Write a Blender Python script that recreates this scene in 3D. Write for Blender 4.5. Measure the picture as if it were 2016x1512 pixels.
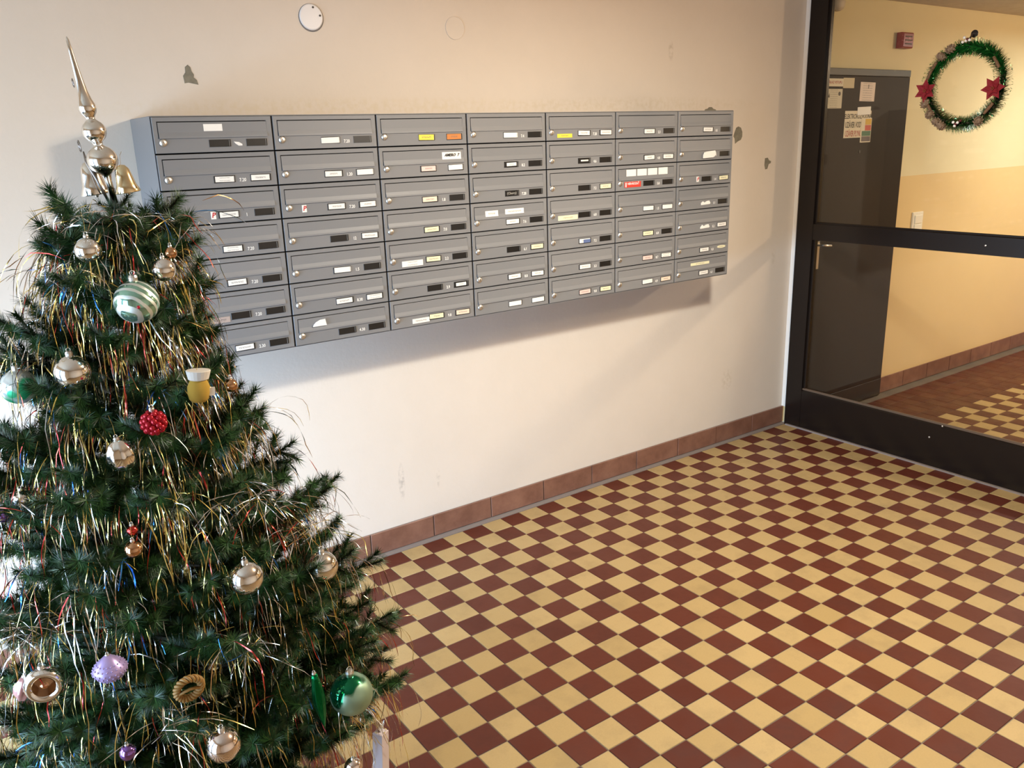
import bpy, math, random
from mathutils import Vector, Matrix, Quaternion
from math import sin, cos, pi, radians, sqrt, hypot, atan2

for o in list(bpy.data.objects): bpy.data.objects.remove(o)
SC = bpy.context.scene
COL = SC.collection
RND = random.Random(7)

# ------------------------------------------------------------------ camera, world, lights, exposure
cam_d = bpy.data.cameras.new('camera'); cam = bpy.data.objects.new('camera', cam_d); COL.objects.link(cam)
Rr = ((0.8156, -0.5778, -0.0305), (-0.1863, -0.2124, -0.9593), (0.5478, 0.7881, -0.2808))
M = Matrix(((Rr[0][0], -Rr[1][0], -Rr[2][0]), (Rr[0][1], -Rr[1][1], -Rr[2][1]), (Rr[0][2], -Rr[1][2], -Rr[2][2]))).to_4x4()
M.translation = (-0.6309, -3.0225, 1.6989)
cam.matrix_world = M
cam_d.sensor_width = 36.0; cam_d.lens = 1642.7 / 2016 * 36.0; cam_d.clip_start = 0.02; cam_d.clip_end = 60
SC.camera = cam
SC.view_settings.view_transform = 'Standard'; SC.view_settings.look = 'None'
SC.view_settings.gamma = 1.0; SC.view_settings.use_curve_mapping = False
SC.view_settings.exposure = 0.0
SC.cycles.use_denoising = True
SC.cycles.max_bounces = 10; SC.cycles.transparent_max_bounces = 16
SC.cycles.sample_clamp_indirect = 6.0
SC.cycles.caustics_reflective = False; SC.cycles.caustics_refractive = False

w = bpy.data.worlds.new('sky'); SC.world = w; w.use_nodes = True
bgn = w.node_tree.nodes['Background']; bgn.inputs[0].default_value = (0.60, 0.79, 1.0, 1); bgn.inputs[1].default_value = 1.0

def area(name, loc, direc, sx, sy, power, col, shape='RECTANGLE', spread=180):
    d = bpy.data.lights.new(name, 'AREA'); d.shape = shape; d.size = sx; d.size_y = sy; d.energy = power; d.color = col
    d.spread = radians(spread)
    o = bpy.data.objects.new(name, d); COL.objects.link(o); o.location = loc
    o.rotation_euler = Vector(direc).to_track_quat('-Z', 'Y').to_euler()
    return o
# daylight through the glazed entrance in the left wall: upper glazing, low glazing beside the bright pavement, far leaf
area('daylight_upper', (-2.25, -0.75, 1.30), (1, 0, 0), 1.1, 1.3, 27, (0.80, 0.88, 1.0))
area('daylight_low', (-2.25, -0.75, 0.55), (1, 0.18, -0.22), 1.1, 0.9, 56, (0.42, 0.66, 1.0), spread=80)
area('daylight_far', (-2.25, -2.1, 1.0), (1, 0.4, 0), 0.9, 1.9, 50, (0.48, 0.72, 1.0))
def globe(name, loc, power, col, r=0.09):
    d = bpy.data.lights.new(name, 'POINT'); d.energy = power; d.color = col; d.shadow_soft_size = r
    o = bpy.data.objects.new(name, d); COL.objects.link(o); o.location = loc; return o
globe('ceiling_lamp_glow', (1.50, -1.81, 2.18), 50, (1.0, 0.75, 0.53))
area('ceiling_lamp_diffuser', (1.50, -1.81, 2.28), (0, 0, -1), 0.2, 0.2, 63, (0.96, 0.98, 0.90), 'DISK')
globe('corridor_lamp_glow', (5.90, -2.50, 2.28), 100, (1.0, 0.68, 0.41))
area('corridor_lamp_diffuser', (5.90, -2.50, 2.30), (0, 0, -1), 0.2, 0.2, 34, (1.0, 0.88, 0.69), 'DISK')
area('corridor_wall_fill', (5.90, -1.10, 2.30), (0, 0, -1), 0.2, 0.2, 30, (0.90, 0.98, 0.94), 'DISK')  # added fill that brightens the corridor wall; no known lamp hangs here

# ------------------------------------------------------------------ helpers
def link(o, parent=None):
    COL.objects.link(o)
    if parent is not None: o.parent = parent
    return o

class MB:
    def __init__(s): s.v = []; s.f = []; s.m = []
    def add(s, vs, fs, mi=0, T=None):
        n = len(s.v)
        s.v.extend([tuple(T @ Vector(v)) for v in vs] if T is not None else vs)
        s.f.extend([tuple(i + n for i in f) for f in fs]); s.m.extend([mi] * len(fs)); return s
    def box(s, x0, x1, y0, y1, z0, z1, mi=0, T=None):
        return s.add([(x0,y0,z0),(x1,y0,z0),(x1,y1,z0),(x0,y1,z0),(x0,y0,z1),(x1,y0,z1),(x1,y1,z1),(x0,y1,z1)],
                     [(0,3,2,1),(4,5,6,7),(0,1,5,4),(1,2,6,5),(2,3,7,6),(3,0,4,7)], mi, T)
    def cbox(s, x0, x1, y0, y1, z0, z1, c, ax='y-', mi=0, T=None):
        """box with a chamfer c round one face"""
        if ax == 'y-':
            o = [(x0,y1,z0),(x1,y1,z0),(x1,y1,z1),(x0,y1,z1)]
            m = [(x0,y0+c,z0),(x1,y0+c,z0),(x1,y0+c,z1),(x0,y0+c,z1)]
            t = [(x0+c,y0,z0+c),(x1-c,y0,z0+c),(x1-c,y0,z1-c),(x0+c,y0,z1-c)]
        else:  # z+
            o = [(x0,y0,z0),(x0,y1,z0),(x1,y1,z0),(x1,y0,z0)]
            m = [(x0,y0,z1-c),(x0,y1,z1-c),(x1,y1,z1-c),(x1,y0,z1-c)]
            t = [(x0+c,y0+c,z1),(x0+c,y1-c,z1),(x1-c,y1-c,z1),(x1-c,y0+c,z1)]
        f = [(3,2,1,0),(8,9,10,11)]
        for i in range(4):
            j = (i+1) % 4; f += [(i,j,4+j,4+i),(4+i,4+j,8+j,8+i)]
        return s.add(o+m+t, f, mi, T)
    def lathe(s, prof, n=24, mi=0, T=None, tw=0.0, rib=None):
        vs = []; fs = []
        for k, (r, z) in enumerate(prof):
            for i in range(n):
                a = 2*pi*i/n + tw*k
                rr = r*(1+(rib[1]*cos(rib[0]*2*pi*i/n) if rib else 0))
                vs.append((rr*cos(a), rr*sin(a), z))
        for k in range(len(prof)-1):
            for i in range(n):
                j = (i+1) % n; fs.append((k*n+i, k*n+j, (k+1)*n+j, (k+1)*n+i))
        fs.append(tuple(range(n-1,-1,-1))); fs.append(tuple((len(prof)-1)*n+i for i in range(n)))
        return s.add(vs, fs, mi, T)
    def sphere(s, r, n=20, m=12, mi=0, T=None, sz=1.0):
        return s.lathe([(max(r*sin(pi*k/m), r*0.002), -r*sz*cos(pi*k/m)) for k in range(m+1)], n, mi, T)
    def tube(s, pts, r, n=6, mi=0, closed=False):
        pts = [Vector(p) for p in pts]; N = len(pts); vs = []; fs = []
        rs = r if isinstance(r, (list, tuple)) else [r]*N
        u = None
        for k in range(N):
            if closed: t = pts[(k+1) % N]-pts[k-1]
            else: t = pts[min(k+1,N-1)]-pts[max(k-1,0)]
            t.normalize()
            if u is None:
                u = t.orthogonal().normalized()
            else:
                u = (u - t*u.dot(t))
                u = u.normalized() if u.length > 1e-6 else t.orthogonal().normalized()
            b = t.cross(u)
            for i in range(n):
                a = 2*pi*i/n; vs.append(tuple(pts[k]+(u*cos(a)+b*sin(a))*rs[k]))
        for k in range(N if closed else N-1):
            k2 = (k+1) % N
            for i in range(n):
                j = (i+1) % n; fs.append((k*n+i,k*n+j,k2*n+j,k2*n+i))
        if not closed:
            fs.append(tuple(range(n-1,-1,-1))); fs.append(tuple((N-1)*n+i for i in range(n)))
        return s.add(vs, fs, mi)
    def mesh(s, name, mats, smooth=False):
        me = bpy.data.meshes.new(name); me.from_pydata(s.v, [], s.f)
        for m in (mats if isinstance(mats, (list, tuple)) else [mats]): me.materials.append(m)
        if any(s.m): me.polygons.foreach_set('material_index', s.m)
        if smooth: me.polygons.foreach_set('use_smooth', [True]*len(s.f))
        me.update(); return me
    def build(s, name, mats, parent=None, loc=None, smooth=False):
        o = bpy.data.objects.new(name, s.mesh(name, mats, smooth))
        if loc is not None: o.location = loc
        return link(o, parent)

def inst(name, me, parent=None, loc=None, rot=None, scale=None):
    o = bpy.data.objects.new(name, me)
    if loc is not None: o.location = loc
    if rot is not None: o.rotation_euler = rot
    if scale is not None: o.scale = scale
    return link(o, parent)

def empty(name, loc=(0,0,0), rot=(0,0,0)):
    o = bpy.data.objects.new(name, None); o.location = loc; o.rotation_euler = rot; o.empty_display_size = 0.05
    return link(o)

def tag(o, label=None, cat=None, group=None, kind=None):
    if label: o['label'] = label
    if cat: o['category'] = cat
    if group: o['group'] = group
    if kind: o['kind'] = kind
    return o

def Tm(loc, rot=(0,0,0), sc=(1,1,1)):
    from mathutils import Euler
    return Matrix.LocRotScale(Vector(loc), Euler(rot), Vector(sc))

# ------------------------------------------------------------------ materials
def srgb(r, g, b):
    f = lambda c: (c/255/12.92) if c/255 <= 0.04045 else ((c/255+0.055)/1.055)**2.4
    return (f(r), f(g), f(b), 1)

class Mat:
    def __init__(s, name, col=(0.8,0.8,0.8,1), rough=0.5, metal=0.0, spec=0.5):
        s.m = bpy.data.materials.new(name); s.m.use_nodes = True; s.t = s.m.node_tree
        s.b = s.t.nodes['Principled BSDF']
        s.b.inputs['Base Color'].default_value = col; s.b.inputs['Roughness'].default_value = rough
        s.b.inputs['Metallic'].default_value = metal; s.b.inputs['Specular IOR Level'].default_value = spec
    def n(s, typ, **kw):
        nd = s.t.nodes.new(typ)
        for k, v in kw.items():
            if k in ('op',): nd.operation = v
            elif hasattr(nd, k): setattr(nd, k, v)
        return nd
    def l(s, a, b): s.t.links.new(a, b); return s
    def coord(s, which='Object'): return s.n('ShaderNodeTexCoord').outputs[which]
    def math(s, op, a, b=None, c=None, clamp=False):
        nd = s.n('ShaderNodeMath'); nd.operation = op; nd.use_clamp = clamp
        for i, x in enumerate((a, b, c)):
            if x is None: continue
            if isinstance(x, (int, float)): nd.inputs[i].default_value = x
            else: s.l(x, nd.inputs[i])
        return nd.outputs[0]
    def noise(s, vec, scale, detail=3.0, rough=0.55):
        nd = s.n('ShaderNodeTexNoise'); nd.inputs['Scale'].default_value = scale; nd.inputs['Detail'].default_value = detail
        nd.inputs['Roughness'].default_value = rough
        if vec is not None: s.l(vec, nd.inputs['Vector'])
        return nd.outputs['Fac']
    def ramp(s, fac, a, b, ca=(0,0,0,1), cb=(1,1,1,1)):
        nd = s.n('ShaderNodeValToRGB'); e = nd.color_ramp.elements
        e[0].position = a; e[1].position = b; e[0].color = ca; e[1].color = cb; s.l(fac, nd.inputs[0]); return nd.outputs[0]
    def mix(s, fac, a, b, blend='MIX'):
        nd = s.n('ShaderNodeMix'); nd.data_type = 'RGBA'; nd.blend_type = blend
        for i, x in ((0, fac), (6, a), (7, b)):
            if isinstance(x, (int, float)): nd.inputs[i].default_value = x
            elif isinstance(x, tuple): nd.inputs[i].default_value = x
            else: s.l(x, nd.inputs[i])
        return nd.outputs[2]
    def base(s, x): s.l(x, s.b.inputs['Base Color']); return s
    def bump(s, h, strength=0.2, dist=0.01):
        nd = s.n('ShaderNodeBump'); nd.inputs['Strength'].default_value = strength; nd.inputs['Distance'].default_value = dist
        s.l(h, nd.inputs['Height']); s.l(nd.outputs[0], s.b.inputs['Normal']); return s
    def mapping(s, vec, scale=(1,1,1), loc=(0,0,0)):
        nd = s.n('ShaderNodeMapping'); nd.inputs['Scale'].default_value = scale; nd.inputs['Location'].default_value = loc
        s.l(vec, nd.inputs['Vector']); return nd.outputs[0]

def simple(name, col, rough=0.5, metal=0.0, spec=0.5): return Mat(name, col, rough, metal, spec).m

def wall_paint(name, upper, lower=None, zsplit=None, scuffs=(), ystains=False):
    m = Mat(name, upper, 0.75, 0, 0.25); c = m.coord()
    n1 = m.noise(c, 1.3, 4, 0.6); n2 = m.noise(c, 9, 4, 0.65)
    f = m.math('ADD', m.math('MULTIPLY', n1, 0.7), m.math('MULTIPLY', n2, 0.3))
    v = m.ramp(f, 0.3, 0.7, (0.93,0.93,0.92,1), (1,1,1,1))
    sep = m.n('ShaderNodeSeparateXYZ'); m.l(c, sep.inputs[0])
    if lower:
        edge = m.math('ADD', sep.outputs['Z'], m.math('MULTIPLY', m.math('SUBTRACT', n2, 0.5), 0.004))
        col = m.mix(m.math('GREATER_THAN', edge, zsplit), lower, upper)
    else: col = upper
    col = m.mix(1.0, col, v, 'MULTIPLY')
    for (x, z, rx, rz, st, cc) in scuffs:      # dirt marks on the paint
        dx = m.math('DIVIDE', m.math('SUBTRACT', sep.outputs['X'], x), rx); dz = m.math('DIVIDE', m.math('SUBTRACT', sep.outputs['Z'], z), rz)
        d = m.math('ADD', m.math('MULTIPLY', dx, dx), m.math('MULTIPLY', dz, dz))
        k = m.math('MULTIPLY', m.math('SUBTRACT', 1.0, d, clamp=True), m.math('MULTIPLY', m.ramp(m.noise(c, 45, 3), 0.42, 0.62), st))
        col = m.mix(k, col, cc)
    m.base(col)
    m.bump(m.math('ADD', m.math('MULTIPLY', m.noise(c, 60, 3), 0.4), m.noise(c, 5, 2)), 0.12, 0.01)
    return m.m

CREAM = srgb(224, 212, 198)
M_WALL = wall_paint('cream_wall_paint', CREAM, scuffs=[
    (0.875, 0.30, 0.018, 0.09, 0.55, srgb(150,140,130)), (1.055, 0.27, 0.012, 0.05, 0.4, srgb(150,140,130)),
    (2.95, 0.36, 0.05, 0.07, 0.3, srgb(170,150,120)), (0.9, 1.83, 1.3, 0.045, 0.18, srgb(200,180,120)),
    (2.3, 1.84, 0.9, 0.04, 0.18, srgb(185,165,115)), (2.45, 2.08, 0.02, 0.05, 0.4, srgb(150,130,110)), (3.3, 1.02, 0.02, 0.05, 0.4, srgb(190,175,150))])
M_CORR = wall_paint('two_tone_corridor_paint', srgb(228, 216, 178), srgb(226, 197, 144), 1.405)
M_WHITE_EDGE = simple('plaster_white', srgb(228, 220, 208), 0.8)
def ceil_mat():
    m = Mat('ceiling_paint', srgb(205,190,170), 0.9); c = m.coord()
    m.base(m.ramp(m.noise(c, 14, 5, 0.7), 0.3, 0.7, srgb(190,176,158), srgb(210,198,180))); m.bump(m.noise(c, 60, 4), 0.4, 0.01); return m.m
M_CEIL = ceil_mat()

def tile_mat(name, c1, c2, dirt, rough):
    m = Mat(name, c1, rough, 0, 0.28); c = m.coord(); oi = m.n('ShaderNodeObjectInfo')
    geo = m.n('ShaderNodeNewGeometry')
    col = m.mix(oi.outputs['Random'], c1, c2)
    wp = geo.outputs['Position']
    n = m.noise(wp, 7, 5, 0.65)
    col = m.mix(m.math('MULTIPLY', m.ramp(n, 0.5, 0.78), 0.38), col, dirt)
    n3 = m.noise(wp, 190, 2)
    col = m.mix(m.math('MULTIPLY', m.ramp(n3, 0.35, 0.7), 0.10), col, dirt)
    m.base(col); m.l(m.ramp(n, 0.3, 0.75, (rough-0.08,)*3+(1,), (rough+0.15,)*3+(1,)), m.b.inputs['Roughness'])
    m.bump(m.noise(wp, 25, 3), 0.06, 0.01)
    return m.m
M_TY = tile_mat('yellow_tile', srgb(174,147,101), srgb(162,135,88), srgb(116,96,66), 0.42)
M_TR = tile_mat('red_brown_tile', srgb(89,41,27), srgb(80,36,24), srgb(58,31,23), 0.42)
M_GROUT = simple('grey_grout', srgb(104,92,80), 0.9)
def base_mat():
    m = Mat('terracotta_skirting', srgb(178,118,88), 0.5); c = m.coord(); geo = m.n('ShaderNodeNewGeometry'); oi = m.n('ShaderNodeObjectInfo')
    n = m.noise(geo.outputs['Position'], 9, 5, 0.65)
    col = m.ramp(n, 0.3, 0.7, srgb(114,76,60), srgb(146,105,86))
    m.base(m.mix(m.math('MULTIPLY', oi.outputs['Random'], 0.35), col, srgb(104,68,54))); m.bump(n, 0.15, 0.01); return m.m
M_BASE = base_mat()
M_FRAME = simple('dark_brown_lacquer', srgb(24,17,13), 0.24, 0.0, 0.35)
M_SEAL = simple('grey_sealant', srgb(132,120,112), 0.7)
def glass_mat():
    m = Mat('clear_glass'); t = m.t; t.nodes.remove(m.b)
    tr = m.n('ShaderNodeBsdfTransparent'); tr.inputs[0].default_value = (0.955,0.965,0.95,1)
    gl = m.n('ShaderNodeBsdfGlossy'); gl.inputs['Roughness'].default_value = 0.02
    fr = m.n('ShaderNodeFresnel'); fr.inputs[0].default_value = 1.35
    mx = m.n('ShaderNodeMixShader'); m.l(fr.outputs[0], mx.inputs[0]); m.l(tr.outputs[0], mx.inputs[1]); m.l(gl.outputs[0], mx.inputs[2])
    m.l(mx.outputs[0], t.nodes['Material Output'].inputs['Surface']); return m.m
M_GLASS = glass_mat()
def box_grey():
    m = Mat('grey_powder_coat', srgb(152,152,150), 0.45, 0, 0.3); oi = m.n('ShaderNodeObjectInfo')
    m.base(m.mix(oi.outputs['Random'], srgb(124,124,125), srgb(130,129,129))); return m.m
M_GREY = box_grey()
M_GAP = simple('black_gap', srgb(28,26,26), 0.8)
M_STEEL = simple('lock_nickel', (0.74,0.70,0.64,1), 0.40, 1.0)
M_SLOT = simple('keyhole_dark', srgb(50,42,36), 0.6)
M_BLACK = simple('black_plastic', srgb(26,24,23), 0.35)
def paper(name, col, ink=True, rows=1):
    m = Mat(name, col, 0.55)
    if ink:
        c = m.coord('Generated'); sep = m.n('ShaderNodeSeparateXYZ'); m.l(c, sep.inputs[0])
        oi = m.n('ShaderNodeObjectInfo')
        x, z = sep.outputs['X'], sep.outputs['Z']
        zz = m.math('FRACT', m.math('MULTIPLY', z, float(rows)))
        band = m.math('LESS_THAN', m.math('ABSOLUTE', m.math('SUBTRACT', zz, 0.5)), 0.16)
        inx = m.math('LESS_THAN', m.math('ABSOLUTE', m.math('SUBTRACT', x, 0.5)), m.math('ADD', 0.22, m.math('MULTIPLY', oi.outputs['Random'], 0.16)))
        cx = m.n('ShaderNodeCombineXYZ'); m.l(m.math('ADD', m.math('MULTIPLY', x, 26), m.math('MULTIPLY', oi.outputs['Random'], 91)), cx.inputs[0]); m.l(m.math('MULTIPLY', z, 6.0*rows), cx.inputs[1])
        ink_ = m.ramp(m.noise(cx.outputs[0], 1.0, 1), 0.38, 0.5)
        k = m.math('MULTIPLY', m.math('MULTIPLY', band, inx), m.math('MULTIPLY', ink_, 0.5))
        m.base(m.mix(k, col, srgb(90,86,84)))
    return m.m
P_WHITE = paper('white_paper', srgb(236,233,226)); P_PLAIN = paper('plain_white_paper', srgb(238,235,228), False)
P_CREAM = paper('cream_paper', srgb(232,226,188)); P_PINK = paper('pink_paper', srgb(232,200,190)); P_PEACH = paper('peach_paper', srgb(236,212,190))
P_YEL = paper('yellow_paper', srgb(228,212,70)); P_ORG = paper('orange_paper', srgb(196,120,48)); P_RED = paper('red_paper', srgb(214,62,48), False)
P_BROWN = paper('brown_label_paper', srgb(176,158,148)); P_BLUE = paper('blue_print_paper', srgb(92,108,150), False)
P_TWO = paper('two_line_paper', srgb(236,233,226), True, 2)
M_DIG = simple('white_digit', srgb(235,232,226), 0.5); M_INK = simple('black_ink', srgb(38,34,30), 0.6)
M_REDINK = simple('red_ink', srgb(190,30,36), 0.6); M_GREYINK = simple('grey_ink', srgb(150,146,138), 0.6)
M_ROSEINK = simple('faded_red_ink', srgb(176,96,84), 0.6); M_DKINK = simple('dark_print', srgb(70,62,50), 0.6)

# text: built with Blender's own font, turned into meshes in one go
_texts = {}
def text_mesh(s, size, mat, shear=0.0):
    key = (s, size, mat.name)
    if key not in _texts:
        c = bpy.data.curves.new('text', 'FONT'); c.body = s; c.size = size; c.align_x = 'CENTER'; c.align_y = 'CENTER'; c.resolution_u = 2; c.shear = shear
        c.extrude = 0.0002; c.offset = size*0.022
        o = bpy.data.objects.new('text', c); COL.objects.link(o); bpy.context.view_layer.update()
        me = bpy.data.meshes.new_from_object(o.evaluated_get(bpy.context.evaluated_depsgraph_get()))
        bpy.data.objects.remove(o); me.materials.clear(); me.materials.append(mat); _texts[key] = me
    return _texts[key]
def text(name, s, size, mat, parent, loc, shear=0.0, sx=1.0):
    return inst(name, text_mesh(s, size, mat, shear), parent, loc, (pi/2, 0, 0), (sx, 1, 1))

# ------------------------------------------------------------------ setting: room shell
H = 2.395; XP = 3.434; XW = 3.46
wb = MB().box(-2.3, XW, 0, 0.12, 0, H).build('wall_back', M_WALL); tag(wb, kind='structure')
wc = MB().box(XW, 8.3, -0.05, 0.12, 0, H).build('wall_corridor', [M_CORR]); tag(wc, kind='structure')
edge = MB().box(XW-0.003, XW, -0.0495, -0.0005, 0.1, H).build('corner_strip', M_WHITE_EDGE, wc)
wl = MB().box(-2.3, -2.2, -4.3, -2.6, 0, H).box(-2.3, -2.2, -0.12, 0, 0, H).box(-2.3, -2.2, -2.6, -0.12, 2.05, H).build('wall_left', M_WALL); tag(wl, kind='structure')
wf = MB().box(-2.3, 8.3, -4.4, -4.3, 0, H).build('wall_front', M_WALL); tag(wf, kind='structure')
wr = MB().box(8.3, 8.4, -4.4, 0.12, 0, H).build('wall_right', M_CORR); tag(wr, kind='structure')
gr_ = MB().box(-14, -2.3, -10, 8, -0.3, -0.12).build('ground', simple('pale_paving', srgb(150,150,150), 0.9)); tag(gr_, kind='structure')
ce = MB().box(-2.3, 8.4, -4.4, 0.12, H, H+0.1).build('ceiling', M_CEIL); tag(ce, kind='structure')

# plaster chips and the painted-over cover on the main wall
M_CHIP = Mat('bare_grey_plaster', srgb(128,122,106), 0.9); M_CHIP.base(M_CHIP.ramp(M_CHIP.noise(M_CHIP.coord(), 40, 4), 0.3, 0.7, srgb(112,106,92), srgb(142,136,118))); M_CHIP = M_CHIP.m
def chip(cx, cz, pts):
    n = len(pts)
    vs = [(x, -0.0015, z) for x, z in pts] + [(x*1.06, 0.0, z*1.06) for x, z in pts]
    MB().add(vs, [tuple(range(n))] + [(i, n+i, n+(i+1) % n, (i+1) % n) for i in range(n)]).build('plaster_chip', M_CHIP, wb, (cx, 0, cz))
chip(0.205, 1.935, [(-.018,-.022),(-.02,.0),(-.012,.01),(-.011,.026),(-.002,.033),(.006,.026),(.008,.014),(.014,.004),(.012,-.004),(.021,-.012),(.024,-.026),(.01,-.023),(-.006,-.02)])
chip(2.95, 1.687, [(-.03,-.006),(-.024,.01),(-.012,.034),(.004,.04),(.024,.034),(.036,.012),(.036,-.008),(.026,-.024),(.006,-.03),(-.016,-.042),(-.02,-.018)])
chip(3.2, 1.536, [(-.018,.024),(.004,.026),(.016,.012),(.032,.008),(.03,-.002),(.014,-.006),(.004,-.03),(-.012,-.032),(-.02,-.01)])
chip(2.735, 1.812, [(-.04,-.006),(-.034,.004),(-.018,.006),(-.008,.013),(.012,.013),(.022,.006),(.04,.002),(.046,-.006)])
MB().lathe([(0.043,0.0),(0.043,0.003),(0.041,0.0038),(0.039,0.0032),(0.002,0.0032)], 40, T=Matrix.Rotation(pi/2,4,'X')).build('painted_over_cover', M_WALL, wb, (1.249, 0, 2.128))

# white round junction box cover
jb = tag(empty('junction_box_cover', (0.651, -0.0005, 2.138)), 'round white junction box cover screwed high on the cream wall above the mailboxes', 'cover')
MB().lathe([(0.0435,0.0),(0.0435,0.004),(0.040,0.006),(0.002,0.0065)], 40, T=Matrix.Rotation(pi/2,4,'X')).build('cover_disc', simple('white_plastic', srgb(226,224,224), 0.4), jb, smooth=False)
for a in (75, 10):
    MB().lathe([(0.0035,0.005),(0.0035,0.0078),(0.0005,0.008)], 10, T=Matrix.Rotation(pi/2,4,'X')).build('screw', M_SLOT, jb, (0.033*cos(radians(a)), 0, 0.033*sin(radians(a))))
MB().lathe([(0.047,0.0),(0.046,0.0012),(0.043,0.0014)], 40, T=Matrix.Rotation(pi/2,4,'X')).build('grey_rim', simple('rim_grey', srgb(120,116,114), 0.7), jb, (0.001, 0, -0.002))

# ------------------------------------------------------------------ floor tiles
S = 0.10470; FX, FY = 0.7188, -0.043
CAMP = Vector((-0.6309, -3.0225, 1.6989)); RV = [Vector(r) for r in Rr]
def inview(p, marg=40):
    d = Vector(p)-CAMP; z = d.dot(RV[2])
    if z < 0.1: return False
    u = 1008+1642.7*d.dot(RV[0])/z; v = 756+1642.7*d.dot(RV[1])/z
    return -marg < u < 2016+marg and -marg < v < 1512+marg
tg = 0.0013; tth = 0.010
def tile_mesh(mat, sx=S, sy=S): return MB().cbox(-sx/2+tg, sx/2-tg, -sy/2+tg, sy/2-tg, -tth, 0, 0.0014, 'z+').mesh('tile', mat)
TM = {0: tile_mesh(M_TR), 1: tile_mesh(M_TY)}
FIRST = S - 0.004
TM0 = {0: tile_mesh(M_TR, S, FIRST), 1: tile_mesh(M_TY, S, FIRST)}
fl = MB().box(-2.3, XP+0.03, -4.3, 0.0, -0.06, -0.0022).build('floor', M_GROUT); tag(fl, kind='structure')
cand = []
for i in range(-29, 26):
    for j in range(0, 41):
        x = FX+(i+0.5)*S; y = FY-(j+0.5)*S
        if x+S/2 > XP+0.02 or x < -2.2 or y < -4.28: continue
        first = (j == 0)
        yy = y-(S-FIRST)/2 if first else y
        cand.append((i, j, x, yy, first, inview((x, y, 0))))
vis = sorted([c for c in cand if c[5]], key=lambda c: (Vector((c[2], c[3], 0))-CAMP).length)
near = set((c[0], c[1]) for c in vis[:300])
rest = {0: MB(), 1: MB()}
field = MB()
for (i, j, x, y, first, v) in cand:
    k = (i+j) % 2; dz = RND.uniform(-0.0005, 0.0005); rz = RND.uniform(-0.004, 0.004); tx = RND.uniform(-.003, .003)
    if (i, j) in near:
        inst('tile', (TM0 if first else TM)[k], fl, (x, y, dz), (tx, RND.uniform(-.003,.003), rz))
    else:
        sy = FIRST if first else S
        field.cbox(-S/2+tg, S/2-tg, -sy/2+tg, sy/2-tg, -tth, 0, 0.0014, 'z+', 1-k if False else k, Tm((x, y, dz), (tx, 0, rz)))
tf = field.build('tile_field', [M_TR, M_TY], fl); tag(tf, kind='stuff')

# corridor floor: red-brown border, chequered middle
f2 = MB().box(XP+0.03, 8.3, -4.3, -0.05, -0.06, -0.0022).build('floor.001', M_GROUT); tag(f2, kind='structure')
CX, CY = 4.233, -0.553
field2 = MB(); cand2 = []
for i in range(-8, 38):
    for j in range(-5, 34):
        x = CX+(i+0.5)*S; y = CY-(j+0.5)*S
        if x-S/2 < XP+0.05 or x+S/2 > 8.28 or y+S/2 > -0.03 or y-S/2 < -4.28: continue
        yel = (j >= 0 and i >= -1 and (i+j) % 2 == 0)
        cand2.append((i, j, x, y, yel, inview((x, y, 0), 10) and (Vector((x,y,0))-CAMP).length < 6.6 and y > -1.75+0.1*(x-XP)))
vis2 = sorted([c for c in cand2 if c[5]], key=lambda c: (Vector((c[2], c[3], 0))-CAMP).length)[:295]
near2 = set((c[0], c[1]) for c in vis2)
for (i, j, x, y, yel, v) in cand2:
    if (i, j) in near2: inst('tile', TM[1 if yel else 0], f2, (x, y, RND.uniform(-.0003,.0003)), (0,0,RND.uniform(-.003,.003)))
    else: field2.cbox(-S/2+tg, S/2-tg, -S/2+tg, S/2-tg, -tth, 0, 0.0014, 'z+', 1 if yel else 0, Tm((x, y, 0)))
tag(field2.build('tile_field', [M_TR, M_TY], f2), kind='stuff')

# skirting tiles
bb = MB().box(-2.2, XW-0.004, -0.0105, -0.0005, 0, 0.100).build('baseboard_back', M_SEAL); tag(bb, kind='structure')
BX = [0.701+0.3085*k for k in range(-10, 10)]
for k in range(len(BX)-1):
    x0, x1 = BX[k], min(BX[k+1], XW-0.006)
    if x0 < -2.2 or x0 > XW-0.02: continue
    c = MB(); c.cbox(-(x1-x0)/2+0.0025, (x1-x0)/2-0.0025, -0.006, 0, 0, 0.099, 0.0015, 'y-')
    c.build('tile', M_BASE, bb, ((x0+x1)/2, -0.0105+RND.uniform(-.0008,.0004), 0.004+RND.uniform(-.0012,.0012)), )
MB().box(-2.2, XW-0.006, -0.045, -0.0105, -0.0022, 0.0015).build('mortar_strip', M_SEAL, bb)
bc = MB().box(4.376, 8.3, -0.056, -0.0505, 0, 0.104).build('baseboard_corridor', M_SEAL); tag(bc, kind='structure')
x0 = 4.380
while x0 < 8.2:
    x1 = x0+0.3; c = MB(); c.cbox(-(x1-x0)/2+0.0025, (x1-x0)/2-0.0025, -0.007, 0, 0, 0.106, 0.0015, 'y-')
    c.build('tile', M_BASE, bc, ((x0+x1)/2, -0.0565, 0.002)); x0 = x1

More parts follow.
